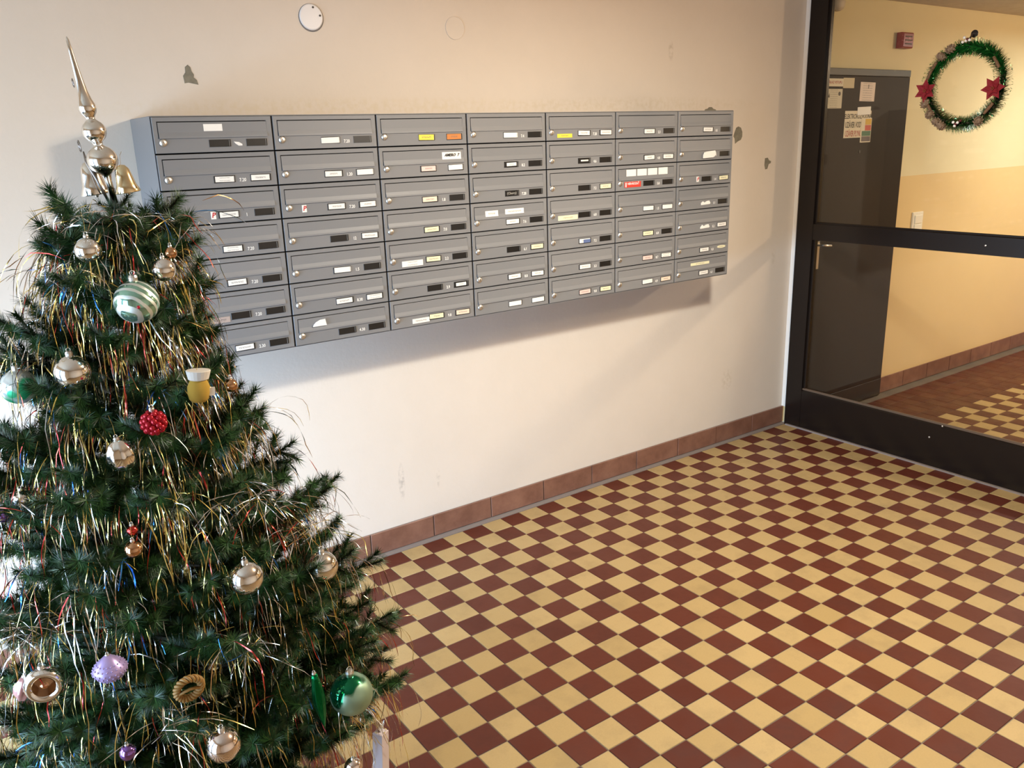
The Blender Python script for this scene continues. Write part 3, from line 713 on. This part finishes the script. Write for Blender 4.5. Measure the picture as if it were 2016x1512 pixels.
for c in range(560):       # small bunches thrown over the twigs
    p, out = branch_point(); col = pick(); m = rt.randint(2, 7)
    for k in range(m):
        q = p+Vector((rt.gauss(0,.010), rt.gauss(0,.010), rt.gauss(0,.004)))
        cc = col if rt.random() < 0.75 else pick()
        v = (out.x*0.5+rt.gauss(0,.5), out.y*0.5+rt.gauss(0,.5))
        wd = {'gold':0.0008,'silver':0.0008,'red':0.0010,'blue':0.0014,'bronze':0.0007}[cc]*rt.uniform(.6,1.4)
        strand(TB[cc], q, rt.uniform(0.05, 0.19 if cc != 'blue' else 0.09), wd, v, rt.uniform(-.9,.35))
for c in range(2700):      # single hanging threads
    p, out = branch_point(rt.uniform(.45, 0.98)); cc = pick()
    if out.x < 0.2 and cc == 'bronze' and rt.random() < 0.7: cc = 'gold'
    strand(TB[cc], p, rt.uniform(0.06, 0.34 if cc != 'blue' else 0.09), rt.uniform(.00045,.0010), (out.x*0.7+rt.gauss(0,.35), out.y*0.7+rt.gauss(0,.35)), rt.uniform(-2.4,-.3))
for (x, y, z, n_) in ((-0.64,-1.33,0.86,60),(-0.58,-1.36,0.84,40),(-0.50,-1.20,1.31,24),(-0.42,-1.22,1.50,26),(-0.36,-1.27,1.58,22),(-0.20,-1.24,1.57,26),(-0.15,-1.40,1.00,45),(-0.03,-1.36,0.88,45),(-0.60,-1.25,1.05,30),(-0.25,-1.50,0.76,30),(-0.40,-1.54,0.66,30)):
    for k in range(n_):    # thick spiky tufts
        a = rt.uniform(0, 6.28); cc = 'silver' if rt.random() < 0.55 else pick()
        strand(TB[cc], (x+rt.gauss(0,.03), y+rt.gauss(0,.02), z+rt.gauss(0,.012)), rt.uniform(.05,.15), rt.uniform(.0005,.0010), (cos(a), sin(a)-0.3), rt.uniform(-.3,.5), straight=0.5)
strand(TB['gold'], (-0.409,-1.15,1.603), 0.052, 0.0022, (-1.0, 0.0), -0.42, straight=1.0)
for nm, lab, mt in (('gold','gold foil tinsel strands draped over the green christmas tree',F_GOLD),('silver','silver foil tinsel strands and tufts over the christmas tree',F_SILV),('red','red foil tinsel strands scattered on the christmas tree',F_RED),
                    ('blue','short blue foil tinsel strands on the christmas tree',F_BLUE),('bronze','brown bronze tinsel strands hanging on the christmas tree',F_BRONZE)):
    tag(TB[nm].build('%s_tinsel' % nm, mt, None, smooth=True), lab, 'tinsel', kind='stuff')

# ------------------------------------------------------------------ ornaments
SILV = simple('silver_mirror', (0.86,0.85,0.83,1), 0.07, 1.0); BRZ = simple('bronze_mirror', (0.62,0.36,0.20,1), 0.12, 1.0); CAPM = simple('cap_metal', (0.75,0.72,0.66,1), 0.3, 1.0)
VIO = simple('violet_mirror', (0.30,0.16,0.55,1), 0.12, 1.0); ROSE = simple('rose_silver_mirror', (0.86,0.76,0.72,1), 0.08, 1.0)
def mint():
    m = Mat('mint_silver_glass', srgb(170,205,190), 0.14, 0.85); c = m.coord(); wv = m.n('ShaderNodeTexWave'); wv.wave_type = 'BANDS'; wv.bands_direction = 'DIAGONAL'
    wv.inputs['Scale'].default_value = 26; wv.inputs['Distortion'].default_value = 2.0; m.l(c, wv.inputs['Vector'])
    k = m.ramp(wv.outputs['Fac'], 0.55, 0.7); col = m.mix(k, srgb(150,196,178), srgb(226,232,224)); m.base(col); m.l(m.ramp(k, 0, 1, (.1,.1,.1,1), (.5,.5,.5,1)), m.b.inputs['Roughness']); return m.m
def patchy(name, a, b, sc, lo, hi, metal=0.7):
    m = Mat(name, a, 0.12, metal); c = m.coord(); k = m.ramp(m.noise(c, sc, 2, 0.4), lo, hi); m.base(m.mix(k, a, b))
    m.l(m.ramp(k, 0, 1, (.08,.08,.08,1), (.4,.4,.4,1)), m.b.inputs['Roughness']); return m.m
MINT = mint(); GWH = patchy('white_green_glass', srgb(228,236,232), srgb(50,170,116), 16, 0.56, 0.62, 0.5); GMAR = patchy('green_marbled_glass', srgb(16,104,66), srgb(150,176,150), 13, 0.5, 0.54, 0.75)
GRN = simple('green_foil_glass', srgb(4,112,62), 0.16, 0.9); RASP = simple('raspberry_red', srgb(176,22,40), 0.18, 0.35); LIL = simple('lilac_pearl', srgb(172,150,196), 0.35, 0.3)
PINK = simple('pink_pearl', srgb(222,170,168), 0.2, 0.5); YELF = simple('mustard_felt', srgb(176,140,52), 0.95); WHTF = simple('white_felt', srgb(214,204,190), 0.9)
def cap(root, ztop, s=1.0, string=0.035):
    c = MB().lathe([(0.0062*s,0.0),(0.0068*s,0.006*s),(0.0055*s,0.0095*s),(0.0006,0.010*s)], 14).build('cap', CAPM, root, (0,0,ztop-0.002))
    MB().tube([(0.0035*s*cos(a), 0, 0.0125*s+0.0035*s*sin(a)) for a in [2*pi*k/10 for k in range(10)]], 0.0006, 5, closed=True).build('loop', CAPM, c)
    MB().tube([(0,0,0.016*s),(0.001,0.002,0.016*s+string*0.5),(0.0,0.012,0.016*s+string)], 0.0004, 4).build('thread', F_GOLD, c)
def ball(name, loc, r, mat, label, sz=1.0, cat='bauble', rot=(0,0,0), dot=False):
    o = tag(empty(name, loc, rot), label, cat, 'ornaments on the christmas tree')
    b = MB().sphere(r, 32, 20, sz=sz).build('ball', mat, o, smooth=True); cap(o, r*sz, max(0.6, r/0.032))
    return o
ball('bauble', (-0.318,-1.344,1.428), 0.0405, MINT, 'large mint-silver patterned bauble near the top front of the tree')
ball('bauble', (-0.442,-1.306,1.305), 0.0330, SILV, 'silver bauble on the upper left of the tree, right of the white-green bauble')
ball('bauble', (-0.526,-1.209,1.272), 0.0335, GWH, 'white bauble with a green patch at the far left edge of the tree')
ball('bauble', (-0.233,-1.524,0.896), 0.0325, SILV, 'silver bauble hanging alone right of centre, above the dark lower branches')
ball('bauble', (-0.043,-1.429,0.816), 0.0335, SILV, 'silver bauble half hidden in tinsel at the right edge of the tree')
ball('bauble', (-0.342,-1.625,0.630), 0.0320, ROSE, 'rose-silver bauble at the bottom front of the tree')
ball('bauble', (-0.057,-1.559,0.574), 0.0455, GMAR, 'large green marbled bauble at the lower right of the tree')
ball('bauble', (-0.413,-1.466,0.993), 0.0165, BRZ, 'small bronze bauble left of centre, below the silver egg ornament')
ball('bauble', (-0.097,-1.632,0.457), 0.0190, ROSE, 'small rose-silver bauble lowest on the right, at the bottom edge of the photo')
ball('bauble', (-0.494,-1.566,0.652), 0.0150, VIO, 'small violet bauble low on the left of the tree')
ball('bauble', (-0.595,-1.207,1.024), 0.0175, VIO, 'violet bauble at the left edge of the photo, halfway down')
ball('bauble', (-0.560,-1.227,1.053), 0.0190, SILV, 'small silver bauble beside the violet one at the left edge')
ball('bauble', (-0.256,-1.319,1.479), 0.0225, SILV, 'silver bauble near the top right, above the mint bauble')
ball('bauble', (-0.236,-1.306,1.508), 0.0120, BRZ, 'tiny bronze bauble touching the topmost right silver bauble')
ball('bauble', (-0.377,-1.289,1.526), 0.0240, SILV, 'silver bauble wrapped in tinsel just below the tree top on the left')
ball('bauble', (-0.166,-1.347,1.235), 0.0140, BRZ, 'tiny bronze bauble right of the yellow capped ornament')
ball('bauble', (-0.408,-1.453,1.025), 0.0100, simple('red_mirror', (0.6,0.06,0.05,1), 0.15, 1.0), 'tiny red bead above the small bronze bauble')
# mint bauble's red dot
MB().sphere(0.0032, 10, 6).build('red_dot', RASP, bpy.data.objects['bauble'], (-0.006,-0.0405,-0.004))
# raspberry
o = tag(empty('raspberry_ornament', (-0.335,-1.414,1.210)), 'knobbly red raspberry ornament left of the tree centre', 'ornament', 'ornaments on the christmas tree')
b = MB().sphere(0.0195, 16, 10)
for k in range(46):
    zz = 1-2*(k+.5)/46; rr = sqrt(1-zz*zz); a = k*2.39996
    b.sphere(0.0062, 8, 6, T=Matrix.Translation((0.0195*rr*cos(a), 0.0195*rr*sin(a), 0.0195*zz)))
b.build('berry', RASP, o, smooth=True); cap(o, 0.024, 0.8)
# silver egg
o = tag(empty('egg_ornament', (-0.399,-1.412,1.161), (0.1,-0.12,0)), 'egg-shaped ribbed silver ornament under the red raspberry', 'ornament', 'ornaments on the christmas tree')
MB().lathe([(0.001,-0.034),(0.010,-0.032),(0.019,-0.024),(0.024,-0.012),(0.0255,0.0),(0.023,0.012),(0.017,0.022),(0.009,0.029),(0.005,0.031)], 32, rib=(8,0.05)).build('egg', SILV, o, smooth=True); cap(o, 0.031, 0.8)
# lilac shell
o = tag(empty('lilac_ornament', (-0.492,-1.506,0.791)), 'lilac dotted shell-shaped ornament on the lower left of the tree', 'ornament', 'ornaments on the christmas tree')
b = MB().lathe([(0.001,-0.020),(0.012,-0.018),(0.024,-0.010),(0.0305,0.002),(0.027,0.010),(0.015,0.022),(0.005,0.031)], 24)
for ring, (r_, z_) in enumerate(((0.0285,-0.003),(0.030,0.003),(0.0265,0.0105),(0.021,-0.0125),(0.0205,0.0165))):
    for k in range(20):
        a = 2*pi*(k+.5*(ring % 2))/20; b.sphere(0.0017, 6, 4, T=Matrix.Translation((r_*cos(a), r_*sin(a), z_)))
b.build('shell', LIL, o, smooth=True); cap(o, 0.030, 0.6)
# silver reflector disc
o = tag(empty('reflector_ornament', (-0.594,-1.427,0.761), (0.0,0,-0.25)), 'silver bauble with a dented bronze reflector in its side, bottom left of the tree', 'ornament', 'ornaments on the christmas tree')
MB().lathe([(0.001,-0.030),(0.016,-0.028),(0.028,-0.018),(0.0345,-0.003),(0.0345,0.006),(0.030,0.014),(0.026,0.017),(0.020,0.010),(0.010,0.002),(0.001,0.0)], 32, T=Matrix.Rotation(pi/2,4,'X')).build('ball', SILV, o, smooth=True)
MB().lathe([(0.0195,0.0106),(0.011,0.0035),(0.001,0.0014)], 24, T=Matrix.Rotation(pi/2,4,'X')).build('dent', BRZ, o, smooth=True); cap(o, 0.033, 0.9)
# green icicle
o = tag(empty('icicle_ornament', (-0.138,-1.587,0.612), (0.05,-0.09,0)), 'long pointed emerald green icicle ornament left of the green marbled bauble', 'ornament', 'ornaments on the christmas tree')
MB().lathe([(0.0008,-0.078),(0.004,-0.060),(0.0085,-0.035),(0.0120,-0.008),(0.0125,0.012),(0.0105,0.035),(0.0075,0.055),(0.0055,0.066)], 28, tw=0.10, rib=(7,0.08)).build('icicle', GRN, o, smooth=True); cap(o, 0.066, 0.7)
# straw ring
o = tag(empty('straw_ring_ornament', (-0.377,-1.577,0.741), (0.25,0.15,0)), 'woven golden straw ring ornament low in the middle of the tree', 'ornament', 'ornaments on the christmas tree')
STR = simple('straw', srgb(150,110,52), 0.6)
for q in range(3):
    MB().tube([((0.022+0.0045*cos(7*a+q*2.09))*cos(a), 0.0045*sin(7*a+q*2.09), (0.022+0.0045*cos(7*a+q*2.09))*sin(a)*1.1) for a in [2*pi*k/56 for k in range(56)]], 0.0032, 6, closed=True).build('straw_cord', STR, o, smooth=True)
MB().tube([(-0.020,-0.004,-0.006),(0,-0.006,0.004),(0.020,-0.004,0.002)], 0.003, 6).build('cross_straw', STR, o, smooth=True)
MB().tube([(0,0,0.026),(0,0.004,0.05),(0,0.01,0.07)], 0.0005, 4).build('thread', F_GOLD, o)
# yellow felt figure with white cap
o = tag(empty('felt_ornament', (-0.238,-1.387,1.261), (0,0.10,0)), 'mustard felt ornament with a white band cap on the upper right of the tree', 'ornament', 'ornaments on the christmas tree')
fm = MB()
fm.lathe([(0.002,-0.037),(0.013,-0.036),(0.0185,-0.030),(0.0215,-0.018),(0.0215,-0.006),(0.0175,0.004),(0.015,0.010)], 18, T=Matrix.Scale(0.8,4,(0,1,0))); fm.build('felt_body', YELF, o, smooth=True)
MB().lathe([(0.0165,0.008),(0.0195,0.010),(0.0235,0.026),(0.0225,0.0275),(0.010,0.0275),(0.002,0.0275)], 20, T=Matrix.Scale(0.8,4,(0,1,0))).build('felt_cap', WHTF, o)
MB().box(0.018, 0.029, -0.008, -0.003, -0.024, -0.008).build('white_wing', WHTF, o)
MB().tube([(-0.003,0,0.027),(0.002,0.004,0.045),(0.006,0.01,0.06)], 0.0006, 4).build('thread', F_GOLD, o)
# pink bell shaped ornament
o = tag(empty('pink_ornament', (-0.628,-1.384,0.742), (0,0.25,0)), 'glossy pink twisted ornament at the bottom left edge', 'ornament', 'ornaments on the christmas tree')
MB().lathe([(0.001,-0.026),(0.008,-0.022),(0.014,-0.010),(0.015,0.002),(0.010,0.014),(0.006,0.022)], 24, tw=0.18, rib=(5,0.14)).build('drop', PINK, o, smooth=True); cap(o, 0.022, 0.7)
# wrapped candy
o = tag(empty('wrapped_candy', (0.118,-1.290,0.222), (0,0.10,0.5)), 'white paper wrapped candy with foil top hanging at the lower right of the tree', 'ornament', 'ornaments on the christmas tree')
CAND = simple('white_wrapper', srgb(206,188,184), 0.4)
MB().cbox(-0.0150,0.0150,-0.0150,0.0150,-0.125,-0.002,0.002,'z+').build('candy', CAND, o)
fb = MB()
for k in range(14):
    a = 2*pi*k/14; fb.add([(0.004*cos(a-.2),0.004*sin(a-.2),-0.002),(0.004*cos(a+.2),0.004*sin(a+.2),-0.002),(0.011*cos(a+.15),0.011*sin(a+.15),0.022+0.004*(k % 3)),(0.011*cos(a-.15),0.011*sin(a-.15),0.020)], [(0,1,2,3)])
fb.build('foil_fringe', F_SILV, o)
MB().tube([(0.013*cos(a),0.013*sin(a),-0.004+0.002*sin(3*a)) for a in [2*pi*k/20 for k in range(20)]], 0.0012, 5, closed=True).build('gold_cord', F_GOLD, o)
MB().sphere(0.0035, 10, 6).build('gold_bead', F_GOLD, o, (0.016,-0.004,-0.006))
MB().tube([(0,0,0.0),(0,0.005,0.03),(-0.02,0.015,0.10)], 0.0005, 4).build('thread', F_GOLD, o)

# tree topper
TOPB = Vector((-0.293,-1.15,1.600)); TOPT = Vector((-0.331,-1.15,1.912)); ax_ = (TOPT-TOPB); TL = ax_.length
tp = tag(empty('tree_topper', TOPB), 'silver glass spire topper with two bells on top of the christmas tree', 'tree topper')
tp.rotation_euler = ax_.to_track_quat('Z','Y').to_euler()
prof = [(0.0065,0.0),(0.0065,0.045),(0.008,0.052)]
def bulb(zc, r, z0, z1, n=9):
    return [(sqrt(max(1e-6, r*r-(z-zc)**2)), z) for z in [z0+(z1-z0)*k/n for k in range(n+1)]]
prof += bulb(0.085,0.0290,0.0575,0.1115)+[(0.0085,0.1145)]+bulb(0.1405,0.0225,0.1205,0.1595)+[(0.0085,0.163),(0.009,0.168)]
prof += [(0.0135,0.174),(0.0165,0.182),(0.0160,0.190),(0.0125,0.200),(0.0095,0.215),(0.0075,0.235),(0.0055,0.262),(0.0040,0.290),(0.0028,0.309),(0.0008,0.3145)]
TSIL = simple('antique_silver_glass', (0.82,0.79,0.74,1), 0.10, 1.0)
MB().lathe(prof, 32).build('spire', TSIL, tp, smooth=True)
for s, px, py, pz, bs in ((-1,-0.041,-0.022,0.066,1.5),(1,0.034,0.024,0.056,1.25)):
    be = MB().lathe([(r_*bs, z_*bs) for r_, z_ in ((0.019,-0.030),(0.0195,-0.029),(0.0150,-0.018),(0.0125,-0.004),(0.0105,0.006),(0.006,0.012),(0.0006,0.0135))], 24).build('bell', TSIL if s < 0 else simple('gold_silver_glass', (0.82,0.70,0.45,1), 0.12, 1.0), tp, (px, py, pz), smooth=True)
    MB().sphere(0.0035, 8, 6).build('clapper', CAPM, be, (0,0,-0.032*bs))
    MB().tube([(0,0,0.013*bs),(0.004*s*-1,0.004,0.034),(0.020*-s,0.012,0.040)], 0.0007, 5).build('bell_wire', CAPM, be)
WIRE = simple('dark_wire', (0.30,0.27,0.25,1), 0.35, 1.0)
MB().tube([(0.0135*(1-k/44)*cos(k*0.42), 0, 0.0135*(1-k/44)*sin(k*0.42)) for k in range(42)], 0.0011, 5).build('spiral_wire', WIRE, tp, (-0.036,-0.028,0.116), smooth=True)
MB().tube([(0.008*(1-k/30)*cos(k*0.5), 0.002, 0.010*(1-k/30)*sin(k*0.5)) for k in range(26)], 0.0009, 5).build('spiral_wire', WIRE, tp, (-0.012,-0.012,0.232), smooth=True)
MB().tube([(-0.022,-0.026,0.106),(-0.012,-0.028,0.085),(0.0,-0.020,0.05),(0.003,-0.010,0.0)], [0.0015,0.003,0.0035,0.003], 6).build('twisted_wire', WIRE, tp, smooth=True)
MB().tube([(0.022*cos(a)*0.7+0.006, 0.0, 0.112+0.012*sin(a)) for a in [pi*k/10 for k in range(11)]], 0.0008, 5).build('wire_loop', CAPM, tp, smooth=True)

# ------------------------------------------------------------------ wreath on the glass
wr_ = tag(empty('christmas_wreath', (XP-0.030, -0.922, 1.872)), 'green tinsel wreath with red poinsettias and pine cones hung on the glass partition', 'wreath')
wr_.rotation_euler = (0, 0, -pi/2)       # local x runs along the glass, local -y faces the room
rw = random.Random(3); RW = 0.168
M_WN = Mat('wreath_needles', srgb(24,92,36), 0.28, 0.25); _g = M_WN.n('ShaderNodeNewGeometry'); M_WN.base(M_WN.ramp(_g.outputs['Random Per Island'], 0, 1, srgb(10,48,18), srgb(44,132,54))); M_WN = M_WN.m
wn_ = MB(); ringp = [Vector((RW*cos(a), 0, RW*sin(a))) for a in [2*pi*k/48 for k in range(49)]]
wn_.tube(ringp[:-1], 0.009, 6, 1, closed=True)
needles(wn_, ringp, 5200, 0.047, rw, 0.30, 0.0042)
wn_.build('foliage_ring', [M_WN, M_STEM], wr_)
def cone_mesh(r):
    b = MB().sphere(r*0.8, 10, 8, sz=1.25); n = 34
    for k in range(n):
        zz = 1-2*(k+.5)/n; rr = sqrt(1-zz*zz); a = k*2.39996; d = Vector((rr*cos(a), rr*sin(a), zz*1.25))
        T = Matrix.Translation(d*r*0.85) @ d.to_track_quat('Z','Y').to_matrix().to_4x4()
        b.add([(-r*.28,-r*.12,0),(r*.28,-r*.12,0),(r*.22,r*.10,r*.22),(0,r*.22,r*.30),(-r*.22,r*.10,r*.22),(0,r*.16,-r*.1)], [(0,1,2,3,4),(1,0,5),(2,1,5),(3,2,5),(4,3,5),(0,4,5)], 0, T)
    return b.mesh('pine_cone', simple('pine_cone_brown', srgb(132,108,84), 0.75))
CM = cone_mesh(0.019)
for deg, rr in ((112,0.176),(128,0.170),(238,0.182),(247,0.186),(222,0.178),(302,0.184),(203,0.176)):
    a = radians(deg); inst('pine_cone', CM, wr_, (rr*cos(a), -0.036, rr*sin(a)), (rw.random(), rw.random(), rw.random()*6))
M_CIN = simple('cinnamon_brown', srgb(112,80,54), 0.8)
for deg in (148, 158, 212, 32, 322):
    a = radians(deg); t = Vector((-sin(a), 0, cos(a))); c_ = Vector((RW*cos(a), -0.030, RW*sin(a)))
    MB().tube([c_-t*0.028, c_, c_+t*0.028], [0.006,0.0075,0.006], 8).build('brown_stick', M_CIN, wr_)
M_POI = simple('poinsettia_red', srgb(124,10,22), 0.8)
def petal_flower(loc, rot):
    b = MB()
    for lay, (n, L, tilt) in enumerate(((6,0.054,0.12),(5,0.034,0.5))):
        for k in range(n):
            a = 2*pi*k/n+lay*0.5+rot; ca, sa = cos(a), sin(a)
            P = lambda u, v, d: (ca*u-sa*v, -d, sa*u+ca*v)
            w_ = L*0.30; h = L*tilt
            b.add([P(0,0,0.002*lay), P(L*.45,w_,h*.6), P(L,0,h*.9), P(L*.45,-w_,h*.6), P(L*.5,0,h*.35)], [(0,4,1),(1,4,2),(2,4,3),(3,4,0)])
    f = b.build('poinsettia', M_POI, wr_, loc); g = MB()
    for k in range(5): g.sphere(0.0035, 6, 4, T=Matrix.Translation((0.005*cos(k*1.26), -0.010, 0.005*sin(k*1.26))))
    g.build('flower_centre', simple('dull_gold', srgb(120,50,30), 0.5), f)
petal_flower((-0.160,-0.044,-0.012), 0.5); petal_flower((0.150,-0.044,-0.020), 0.1)
WB = simple('berry_white', srgb(232,226,214), 0.4); DB = simple('berry_dark_red', srgb(84,18,22), 0.35)
for (x, z, m_) in ((-0.012,-0.158,WB),(0.008,-0.160,WB),(-0.004,-0.174,WB),(0.000,-0.166,DB),(0.020,-0.152,DB),(-0.010,0.186,WB),(0.004,0.190,WB),(-0.004,0.204,WB),(0.020,0.192,WB),(0.010,0.196,DB)):
    MB().sphere(0.0065, 10, 7).build('berry', m_, wr_, (x,-0.044,z), smooth=True)
MB().lathe([(0.017,0),(0.015,0.004),(0.006,0.008),(0.004,0.014)], 16, T=Matrix.Rotation(pi/2,4,'X')).build('suction_hook', simple('hook_dark', srgb(44,40,38), 0.4), wr_, (0.004,0.024,0.222), smooth=True)
MB().tube([(0.004,0.006,0.222),(0.002,-0.004,0.205),(0.0,-0.008,0.175)], 0.004, 6).build('hanging_ribbon', simple('dark_ribbon', srgb(60,44,34), 0.7), wr_)
gl = MB()
for k in range(420):
    a = rw.random()*6.283; q = rw.random()*6.283; rr = RW+0.036*cos(q); dpt = -0.036*sin(q)
    x, z = rr*cos(a), rr*sin(a); s_ = 0.0022
    ux, uz = rw.gauss(0,1), rw.gauss(0,1); l_ = hypot(ux, uz); ux /= l_; uz /= l_
    gl.add([(x-ux*s_*3, dpt, z-uz*s_*3), (x-uz*s_*.5, dpt-rw.uniform(0,.003), z+ux*s_*.5), (x+ux*s_*3, dpt-rw.uniform(-.003,.003), z+uz*s_*3), (x+uz*s_*.5, dpt, z-ux*s_*.5)], [(0,1,2,3)])
tag(gl.build('green_glitter', foil('green_foil', (0.10,0.55,0.18,1), (0.45,0.80,0.35,1)), wr_), kind='stuff')
